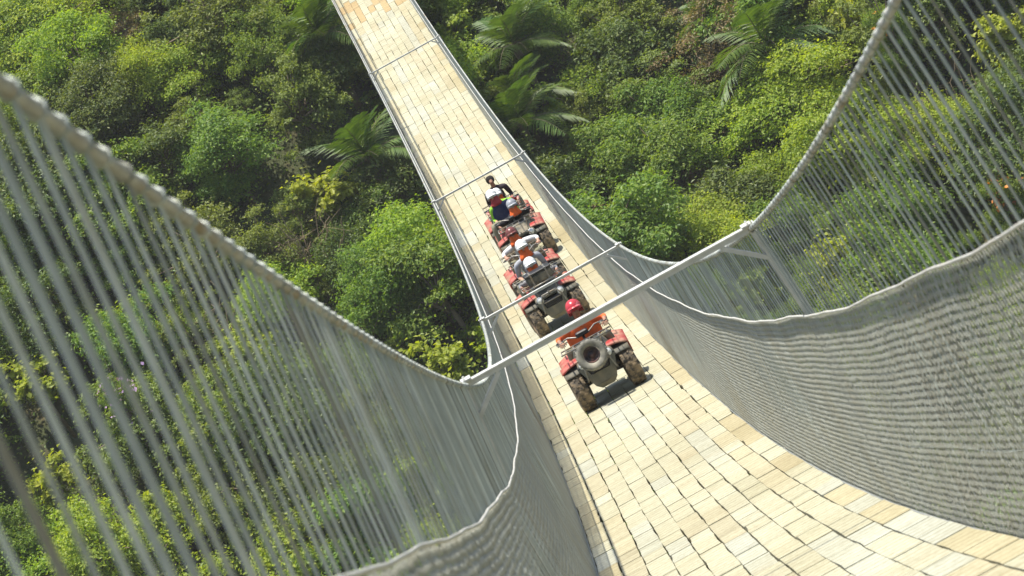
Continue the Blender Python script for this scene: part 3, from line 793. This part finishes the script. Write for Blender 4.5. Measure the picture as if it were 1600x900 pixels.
def make_atv():
    t = empty('quad_bike')
    # hull: nose, tank, tail
    mb = MB()
    def hull(u, v):
        y = -.98+1.9*v; a = 2*pi*u
        w = .16+.15*sin(pi*min(1, v*1.15))**.8; zt = .78+.14*math.exp(-((v-.33)/.16)**2); zb = .30
        if v < .1: w *= .75+2.5*v; zt -= .12*(1-v*10)
        h = (zt-zb)/2; cx = cos(a); sz = sin(a)
        return (w*math.copysign(abs(cx)**.6, cx), y, (zt+zb)/2+h*math.copysign(abs(sz)**.7, sz))
    mb.grid(lambda u, v: hull(u, v), 16, 16, 0, True)
    mb.build('body', M['dgreen'], t)
    for s in (-1, 1):
        fender(s, True).build('front_fender', M['red'], t); fender(s, False).build('rear_fender', M['red'], t)
        inner_fender(s, True).build('wheel_arch', M['dgreen'], t)
        for yy in (-.64, .62):
            w = link('wheel', TY, t, (s*.41, yy, .315)); w.rotation_euler = (rnd.uniform(0, 1), 0, 0)
            if yy < 0: w.rotation_euler = (rnd.uniform(0, 1), 0, .06)
            r = link('rim', RIM, w)
            if s > 0: r.rotation_euler = (0, 0, pi)
        mb = MB()
        for dy in (-.12, .12):
            mb.tube([(s*.12, -.64+dy, .36), (s*.32, -.64, .33)], .018, 6); mb.tube([(s*.12, -.64+dy, .50), (s*.31, -.64, .42)], .014, 6)
        mb.tube([(s*.17, -.60, .72), (s*.27, -.63, .40)], .030, 8)
        mb.build('front_suspension', M['metal'], t)
        mb = MB(); mb.box((s*.34, .0, .33), (.24, .62, .035), 0, bev=.01)
        for q in range(6): mb.box((s*.34, -.25+q*.1, .353), (.20, .02, .02), 0)
        mb.build('footrest', M['dgreen'], t)
        # headlight
        mb = MB(); mb.lathe([(.001, .03), (.05, .022), (.066, 0), (.066, -.05)], (s*.20, -.965, .66), Matrix.Rotation(pi/2, 3, 'X') @ Matrix.Rotation(0, 3, 'Z'), 14, 0)
        hb = mb.build('headlight', M['lamp'], t)
    # nose cover, red
    mb = MB()
    def nose(u, v):
        x = (u-.5)*2; y = -1.0+.62*v; return (x*(.30-.08*v), y+.06*x*x, .74+.16*sin(pi*.5*v)-.07*x*x-.04*(1-v))
    mb.grid(nose, 10, 8, 0, True, thick=(0, 0, -.03)); mb.build('nose_cover', M['dgreen'], t)
    # grille and V shaped bash plate
    mb = MB(); mb.box((0, -.975, .56), (.30, .03, .14), 0, bev=.008)
    for q in range(4): mb.box((0, -.995, .515+q*.03), (.27, .012, .010), 0)
    mb.build('grille', M['black'], t)
    mb = MB()
    vs = [(-.30, -.955, .62), (-.20, -.985, .62), (-.16, -.99, .48), (.16, -.99, .48), (.20, -.985, .62), (.30, -.955, .62), (.17, -.97, .30), (.10, -.90, .23), (-.10, -.90, .23), (-.17, -.97, .30)]
    vb = [(x*.96, y+.04, z+.005) for x, y, z in vs]
    mb.add(vs+vb, [(0, 9, 2, 1), (2, 9, 6, 3), (4, 3, 6, 5), (9, 8, 7, 6), (10, 11, 12, 19), (12, 13, 16, 19), (14, 15, 16, 13), (19, 16, 17, 18)]+[(a, b, b+10, a+10) for a, b in ((0, 1), (1, 2), (2, 3), (3, 4), (4, 5), (5, 6), (6, 7), (7, 8), (8, 9), (9, 0))], 0)
    mb.build('bash_plate', M['grey'], t)
    mb = MB()
    mb.tube([(-.24, -.93, .40), (-.23, -1.05, .44), (-.20, -1.07, .62), (-.14, -1.07, .74), (.14, -1.07, .74), (.20, -1.07, .62), (.23, -1.05, .44), (.24, -.93, .40)], .016, 7)
    mb.tube([(-.20, -1.07, .60), (.20, -1.07, .60)], .013, 6); mb.tube([(0, -.98, .74), (0, -1.07, .76), (0, -1.10, .76)], .016, 6); mb.build('bumper', M['metal'], t)
    # racks
    for nm, y0, y1, hw, z in (('front_rack', -.98, -.48, .40, .925), ('rear_rack', .42, .98, .42, .93)):
        mb = MB()
        mb.tube([(-hw, y0, z), (hw, y0, z), (hw, y1, z), (-hw, y1, z), (-hw, y0, z)], .013, 6)
        for k in range(6): x = -hw+(k+.5)*2*hw/6; mb.tube([(x, y0, z), (x, y1, z)], .008, 5)
        for x, yy in ((-.22, y0+.08), (.22, y0+.08), (-.22, y1-.08), (.22, y1-.08)): mb.tube([(x, yy, z), (x*.8, yy, .72)], .010, 5)
        mb.build(nm, M['metal'], t)
    # seat
    mb = MB()
    mb.grid(lambda u, v: ((u-.5)*2*(.13+.05*v), -.18+.72*v, (.80+.06*v*v)-.05*((u-.5)*2)**2+.015*sin(pi*v)), 8, 10, 0, True, thick=(0, 0, -.10)); mb.build('seat', M['black'], t)
    # handlebar
    mb = MB(); mb.tube([(-.40, -.26, 1.03), (-.22, -.33, 1.05), (-.10, -.38, 1.00), (.10, -.38, 1.00), (.22, -.33, 1.05), (.40, -.26, 1.03)], .013, 7)
    mb.tube([(0, -.38, 1.0), (0, -.48, .80)], .022, 7)
    hb = mb.build('handlebar', M['metal'], t)
    for s in (-1, 1):
        mb = MB(); mb.tube([(s*.29, -.305, 1.039), (s*.41, -.257, 1.029)], .019, 8); mb.build('grip', M['black'], hb)
        mb = MB(); mb.tube([(s*.27, -.34, 1.05), (s*.31, -.42, 1.04), (s*.42, -.36, 1.03)], .007, 5); mb.build('brake_lever', M['metal'], hb)
    mb = MB(); mb.box((0, -.42, 1.03), (.20, .11, .08), 0, bev=.02); mb.build('instrument_pod', M['black'], hb)
    mb = MB(); mb.tube([(0, -.62, .315), (0, .62, .315)], .05, 8); mb.tube([(-.42, .62, .315), (.42, .62, .315)], .03, 8); mb.box((0, .05, .42), (.30, .6, .25), 0, bev=.03); mb.build('engine', M['metal'], t)
    mb = MB(); mb.box((0, .965, .72), (.26, .03, .06), 0, bev=.01); mb.build('tail_light', M['red'], t)
    return t
def copy_tree(o, parent=None):
    c = o.copy(); COL.objects.link(c); c.parent = parent
    for ch in list(o.children): copy_tree(ch, c)
    return c

# deck position from the image row of the wheel contact
def y_for_v(v):
    ysx = np.linspace(15, 140, 3000); best = None
    z_ = zd(ysx)-CAMZ; Zc = ysx*cp-z_*sp; Yc = -z_*cp-ysx*sp
    i = int(np.argmin(np.abs(Yc/Zc*FPX-v))); return float(ysx[i]), float(Zc[i])
ATVS = [(227, 63, -.03, 'leading red quad bike with a spare tyre upright on its front rack'),
        (93, 44, .03, 'second red quad bike, with dark box on its front rack, right behind the leader'),
        (46, 43, .02, 'third red quad bike, half hidden behind the second one'),
        (-17, 55, -.02, 'fourth red quad bike, with both front fenders in view behind the white-shirted rider'),
        (-45, 50, .0, 'last red quad bike at the end of the convoy')]
proto = make_atv(); bikes = []
for i, (v, u, yaw, lab) in enumerate(ATVS):
    o = proto if i == 0 else copy_tree(proto)
    y, Zc = y_for_v(v); x = u/FPX*Zc; y += .64           # v is where the front wheels touch
    o.matrix_world = Matrix.Translation((x, y, float(zd(y))+.004)) @ Matrix.Rotation(slope(y), 4, 'X') @ Matrix.Rotation(yaw, 4, 'Z') @ Matrix.Scale(.98, 4)
    tag(o, lab, 'quad bike', 'red quad bikes in convoy on the deck'); bikes.append(o)
    print('atv', i, round(x, 2), round(y, 2), [round(q) for q in to_px((x, y, float(zd(y))))[:2]])

# spare tyre on the leader, box on the second
b0 = bikes[0]
sp_ = empty('spare_tyre'); sp_.matrix_world = b0.matrix_world @ Matrix.Translation((-.01, -1.18, .76)) @ Matrix.Rotation(-.16, 4, 'X')
tag(sp_, 'dusty spare tyre with dark rim standing on the front rack of the leading quad bike', 'tyre')
tt = link('tyre', SPARE, sp_, None, (0, 0, pi/2)); rr_ = link('rim', RIM_S, sp_, None, (0, 0, pi/2))
bx = empty('cargo_box'); bx.matrix_world = bikes[1].matrix_world @ Matrix.Translation((0, -.74, .945))
tag(bx, 'dark dusty box strapped on the front rack of the second quad bike', 'box')
mb = MB(); mb.box((0, 0, .085), (.50, .36, .17), 0, bev=.03); mb.build('case', M['dgreen'], bx)
mb = MB(); mb.box((0, 0, .195), (.53, .39, .045), 0, bev=.015); mb.build('lid', M['black'], bx)
for s in (-1, 1):
    mb = MB(); mb.box((s*.15, 0, .103), (.035, .40, .236), 0, bev=.006); mb.build('strap', M['metal'], bx)

# ---------------------------------------------------------------- people
def cloth(name, col): M[name] = simple(name, col, .85, 0, tuple(c*.6+.06 for c in col), 6, .5, .8, .4, .2, 25)
M['skin'] = simple('skin', (.50, .27, .18), .55); M['skin2'] = simple('skin_tan', (.36, .19, .12), .55)
cloth('orange', (.85, .15, .03)); cloth('greyshirt', (.36, .37, .40)); cloth('white', (.72, .72, .72)); cloth('blackcloth', (.02, .02, .024))
cloth('lime', (.30, .62, .06)); cloth('navy', (.03, .04, .10)); cloth('blue', (.03, .08, .42)); cloth('khaki', (.25, .24, .16)); cloth('redcloth', (.45, .05, .05)); cloth('pink', (.6, .30, .28))
cloth('darkshirt', (.045, .03, .035)); cloth('hair', (.02, .015, .012))
M['hel_red'] = simple('helmet_red', (.48, .04, .05), .25, 0, (.6, .55, .5), 5, .55, .8, 0, .5)
M['hel_white'] = simple('helmet_white', (.78, .78, .76), .3, 0, (.5, .46, .4), 5, .6, .85)
M['hel_dark'] = simple('helmet_dark', (.16, .05, .04), .3)
M['hel_grey'] = simple('helmet_grey', (.30, .31, .33), .3)
M['goggle'] = simple('goggle_lens', (.01, .01, .012), .12, 0, None, 3, spec=.7)

def rider(bike, role, top, legs, skin, helmet, scarf, label, lean=0., head=(0, 0), extra=None, size=1.0, off=(0, 0, 0)):
    """bike coordinates, forward is -y"""
    t = empty('person'); tag(t, label, 'person')
    seat_y, sz = (.10, .77) if role == 'driver' else (.60, .86)
    V = []; Rr = []; E = []; L = []
    def vtx(p, r, par=None, lab='top'):
        V.append(Vector(p)); Rr.append(r if isinstance(r, tuple) else (r, r)); i = len(V)-1
        if par is not None: E.append((par, i)); L.append(lab)
        return i
    pel = vtx((0, seat_y, sz), (.175, .13))
    wa = vtx((0, seat_y-.03-lean*.3, sz+0.171), (.175, .125), pel)
    ch = vtx((0, seat_y-.07-lean*.7, sz+0.333), (.195, .125), wa)
    sh = vtx((0, seat_y-.09-lean, sz+0.4275), (.12, .085), ch)
    nk = vtx((head[0]*.4, seat_y-.11-lean*1.1, sz+0.495), .055, sh, 'skin')
    h1 = vtx((head[0], seat_y-.145-lean*1.2, sz+0.558), (.066, .078), nk, 'skin')
    h2 = vtx((head[0], seat_y-.14-lean*1.2+head[1], sz+0.63), (.076, .092), h1, 'skin')
    h3 = vtx((head[0], seat_y-.125-lean*1.2+head[1], sz+0.6975), (.055, .07), h2, 'skin')
    # nose
    vtx((head[0], seat_y-.245-lean*1.2+head[1], sz+0.5985), .014, h2, 'skin')
    hp = V[h2]
    for s in (-1, 1):
        s1 = vtx((s*.215, seat_y-.09-lean, sz+0.3915), .068, sh)
        if role == 'driver':
            eb = Vector((s*.37, -.04-lean*.5, 1.13)); wr = Vector((s*.355, -.235, 1.09)); pm = Vector((s*.345, -.29, 1.072)); fd = Vector((0, -.05, -.012)); around = Vector((0, .005, -.045))
        else:
            eb = Vector((s*.27, seat_y+.02, sz+.16)); wr = Vector((s*.24, seat_y-.20, sz+.08)); pm = Vector((s*.22, seat_y-.27, sz+.06)); fd = Vector((0, -.045, -.012)); around = Vector((0, -.012, -.035))
        ua = vtx(V[s1].lerp(eb, .5), .062, s1); e1 = vtx(eb, .05, ua)
        fa = vtx(eb.lerp(wr, .45), .044, e1, 'arm'); w1 = vtx(wr, .027, fa, 'skin'); p1 = vtx(pm, (.036, .020), w1, 'skin')
        for k, (dx, ln) in enumerate(((-.030, .9), (-.010, 1.05), (.010, 1.0), (.029, .8))):
            a = vtx(pm+Vector((s*dx, 0, 0))+fd*.75*ln, .0095, p1, 'skin'); b_ = vtx(pm+Vector((s*dx*1.05, 0, 0))+fd*ln*1.1+around*ln, .0085, a, 'skin')
        a = vtx(pm+Vector((-s*.05, .012, -.012)), .011, p1, 'skin'); vtx(pm+Vector((-s*.058, -.02, -.04)), .009, a, 'skin')
        # leg
        if role == 'driver': kn = Vector((s*.30, -.26, .93)); an = Vector((s*.33, -.05, .47)); toe = Vector((s*.35, -.24, .40))
        else: kn = Vector((s*.36, .20, .96)); an = Vector((s*.38, .22, .47)); toe = Vector((s*.40, .04, .40))
        hpj = vtx((s*.10, seat_y-.02, sz-.01), .098, pel, 'legs')
        th = vtx(V[hpj].lerp(kn, .55), .082, hpj, 'legs'); k1 = vtx(kn, .062, th, 'legs')
        cf = vtx(kn.lerp(an, .35), .058, k1, 'shin'); a1 = vtx(an, .040, cf, 'shin'); vtx(toe, (.045, .032), a1, 'shoe')
    me = bpy.data.meshes.new('body'); me.from_pydata([tuple(v*1.0) for v in V], E, [])
    o = link('body', me, t)
    sk = o.modifiers.new('skin', 'SKIN'); sk.use_smooth_shade = True; sk.branch_smoothing = .6
    if not me.skin_vertices: 
        import bmesh
        bm = bmesh.new(); bm.from_mesh(me); bm.verts.layers.skin.verify(); bm.to_mesh(me); bm.free()
    for i, r in enumerate(Rr): me.skin_vertices[0].data[i].radius = r; me.skin_vertices[0].data[i].use_root = (i == 0)
    sb = o.modifiers.new('sub', 'SUBSURF'); sb.levels = 1; sb.render_levels = 1
    bpy.context.view_layer.update()
    dg = bpy.context.evaluated_depsgraph_get(); ev = o.evaluated_get(dg); m2 = bpy.data.meshes.new_from_object(ev)
    o.modifiers.clear(); o.data = m2
    mats = {'top': M[top], 'arm': M[extra.get('arm', top)] if extra else M[top], 'skin': M[skin], 'legs': M[legs], 'shin': M[(extra or {}).get('shin', legs)], 'shoe': M['blackcloth']}
    keys = list(mats); m2.materials.clear()
    for k in keys: m2.materials.append(mats[k])
    segA = np.array([V[a] for a, b in E]); segB = np.array([V[b] for a, b in E]); lab_i = np.array([keys.index(l) for l in L])
    rad = np.array([max(Rr[b]) for a, b in E])
    C = np.array([p_.center for p_ in m2.polygons]); d = segB-segA; dd = (d*d).sum(1)
    tt_ = np.clip(((C[:, None]-segA[None])*d[None]).sum(2)/dd[None], 0, 1)
    dist = np.linalg.norm(C[:, None]-(segA[None]+tt_[..., None]*d[None]), axis=2)-rad[None]*.9
    idx = lab_i[dist.argmin(1)]; m2.polygons.foreach_set('material_index', idx.astype(np.int32))
    m2.polygons.foreach_set('use_smooth', np.full(len(m2.polygons), True))
    # helmet / cap
    if helmet:
        mb = MB()
        def shell(u, v):
            a = 2*pi*u; ph = pi*.5*v
            lo = -.035 if sin(a) < -.3 else -.095
            rr = .128; z = (rr*1.02)*sin(ph) if v > 0 else lo
            r_ = rr*cos(ph)**.9 if v > 0 else rr*.98
            return (hp.x+r_*cos(a)*.92, hp.y+.015+r_*sin(a)*1.08, hp.z+.03+z)
        mb.grid(shell, 20, 8, 0, True)
        mb.grid(lambda u, v: (hp.x+(u-.5)*.20, hp.y-.10-.085*v*(1-(2*u-1)**2*.5), hp.z+.055-.02*v+.015*(1-(2*u-1)**2)), 6, 3, 0, True, thick=(0, 0, -.008))
        mb.build('helmet', M[helmet], t)
        mb = MB(); mb.grid(lambda u, v: (hp.x+.082*sin((u-.5)*2.2), hp.y-.100*cos((u-.5)*2.2)-.008, hp.z+.002+.045*v), 8, 2, 0, True, thick=(0, .012, 0)); mb.build('goggles', M['goggle'], t)
    else:
        mb = MB(); mb.lathe([(.001, .115), (.05, .108), (.085, .075), (.096, .03), (.092, -.01), (.07, -.05)], (hp.x, hp.y+.035, hp.z), None, 16, 0); mb.build('hair', M['hair'], t)
    if scarf:
        mb = MB()
        mb.lathe([(.085, .0), (.092, -.04), (.098, -.10), (.125, -.15), (.135, -.20), (.12, -.205)], (hp.x*.8, hp.y+.012, hp.z), None, 16, 0)
        mb.build('bandana', M[scarf], t)
    if extra and 'vest' in extra:
        mb = MB(); cx, cy = 0, seat_y-.05-lean*.5
        def vest(u, v):
            a = 2*pi*u; z = sz+.02+.43*v; w = .225+.04*sin(pi*v)-(.05*max(0, v-.8)*5*.6); d_ = .165+.02*v-(.03*max(0, v-.8)*5)
            ly = -lean*max(0, v)*.8-.06*v
            return (w*cos(a), seat_y+ly+d_*sin(a), z)
        mb.grid(vest, 18, 8, 0, True); mb.build('vest', M[extra['vest']], t)
    t.matrix_world = bike.matrix_world @ Matrix.Translation(off) @ Matrix.Scale(size, 4)
    return t
rider(bikes[0], 'driver', 'orange', 'khaki', 'skin2', 'hel_red', None, 'rider in bright orange shirt and red helmet driving the leading quad bike', lean=.08, head=(.05, 0), extra={'vest': 'orange'}, off=(.02, -.06, -.10), size=1.04)
rider(bikes[1], 'driver', 'greyshirt', 'blue', 'skin', 'hel_white', 'orange', 'rider in grey shirt, blue trousers and white helmet driving the second quad bike', lean=.26, head=(-.02, 0), extra={'shin': 'skin'}, off=(0, 0, -.17))
rider(bikes[1], 'passenger', 'greyshirt', 'khaki', 'skin', 'hel_white', 'orange', 'passenger in white helmet and orange bandana behind the driver of the second quad bike', lean=.0, head=(.03, 0), extra={'arm': 'skin'})
rider(bikes[2], 'driver', 'white', 'khaki', 'skin', 'hel_dark', 'orange', 'rider in white shirt, dark red helmet and orange bandana on the third quad bike', lean=.1, head=(-.03, 0))
rider(bikes[3], 'driver', 'blackcloth', 'khaki', 'skin', 'hel_grey', 'orange', 'rider in black shirt, grey helmet and orange bandana driving the fourth quad bike', lean=.28, head=(.08, 0), extra={'arm': 'skin'}, off=(.03, 0, -.17))
rider(bikes[3], 'passenger', 'lime', 'khaki', 'skin', 'hel_white', 'redcloth', 'passenger in lime green shirt and navy vest on the fourth quad bike', lean=.0, head=(-.08, 0), extra={'vest': 'navy'}, off=(-.10, 0, 0))
rider(bikes[4], 'driver', 'redcloth', 'khaki', 'skin', 'hel_white', 'orange', 'rider in red shirt and white helmet driving the last quad bike', lean=.22, head=(.0, 0), extra={'arm': 'pink'}, off=(0, 0, -.16))
rider(bikes[4], 'passenger', 'darkshirt', 'khaki', 'skin2', None, None, 'dark-haired passenger in dark shirt at the very back of the convoy', lean=.0, head=(.0, 0), extra={'arm': 'darkshirt'}, off=(.03, 0, -.02))

# ---------------------------------------------------------------- thin warm air
mb = MB(); z0 = float(GZ.min())-2; z1 = max(CAMZ+60, float(GZ.max())+12)
mb.box((0, 134, (z0+z1)/2), (304, 394, z1-z0))
hz = bpy.data.materials.new('haze'); hz.use_nodes = True; nt = hz.node_tree; nt.nodes.clear()
out = nt.nodes.new('ShaderNodeOutputMaterial'); pv = nt.nodes.new('ShaderNodeVolumePrincipled')
pv.inputs['Color'].default_value = (.95, .95, .92, 1); pv.inputs['Density'].default_value = .00021; pv.inputs['Anisotropy'].default_value = .0
nt.links.new(pv.outputs[0], out.inputs['Volume'])
tag(mb.build('haze', hz), None, None, None, 'stuff')
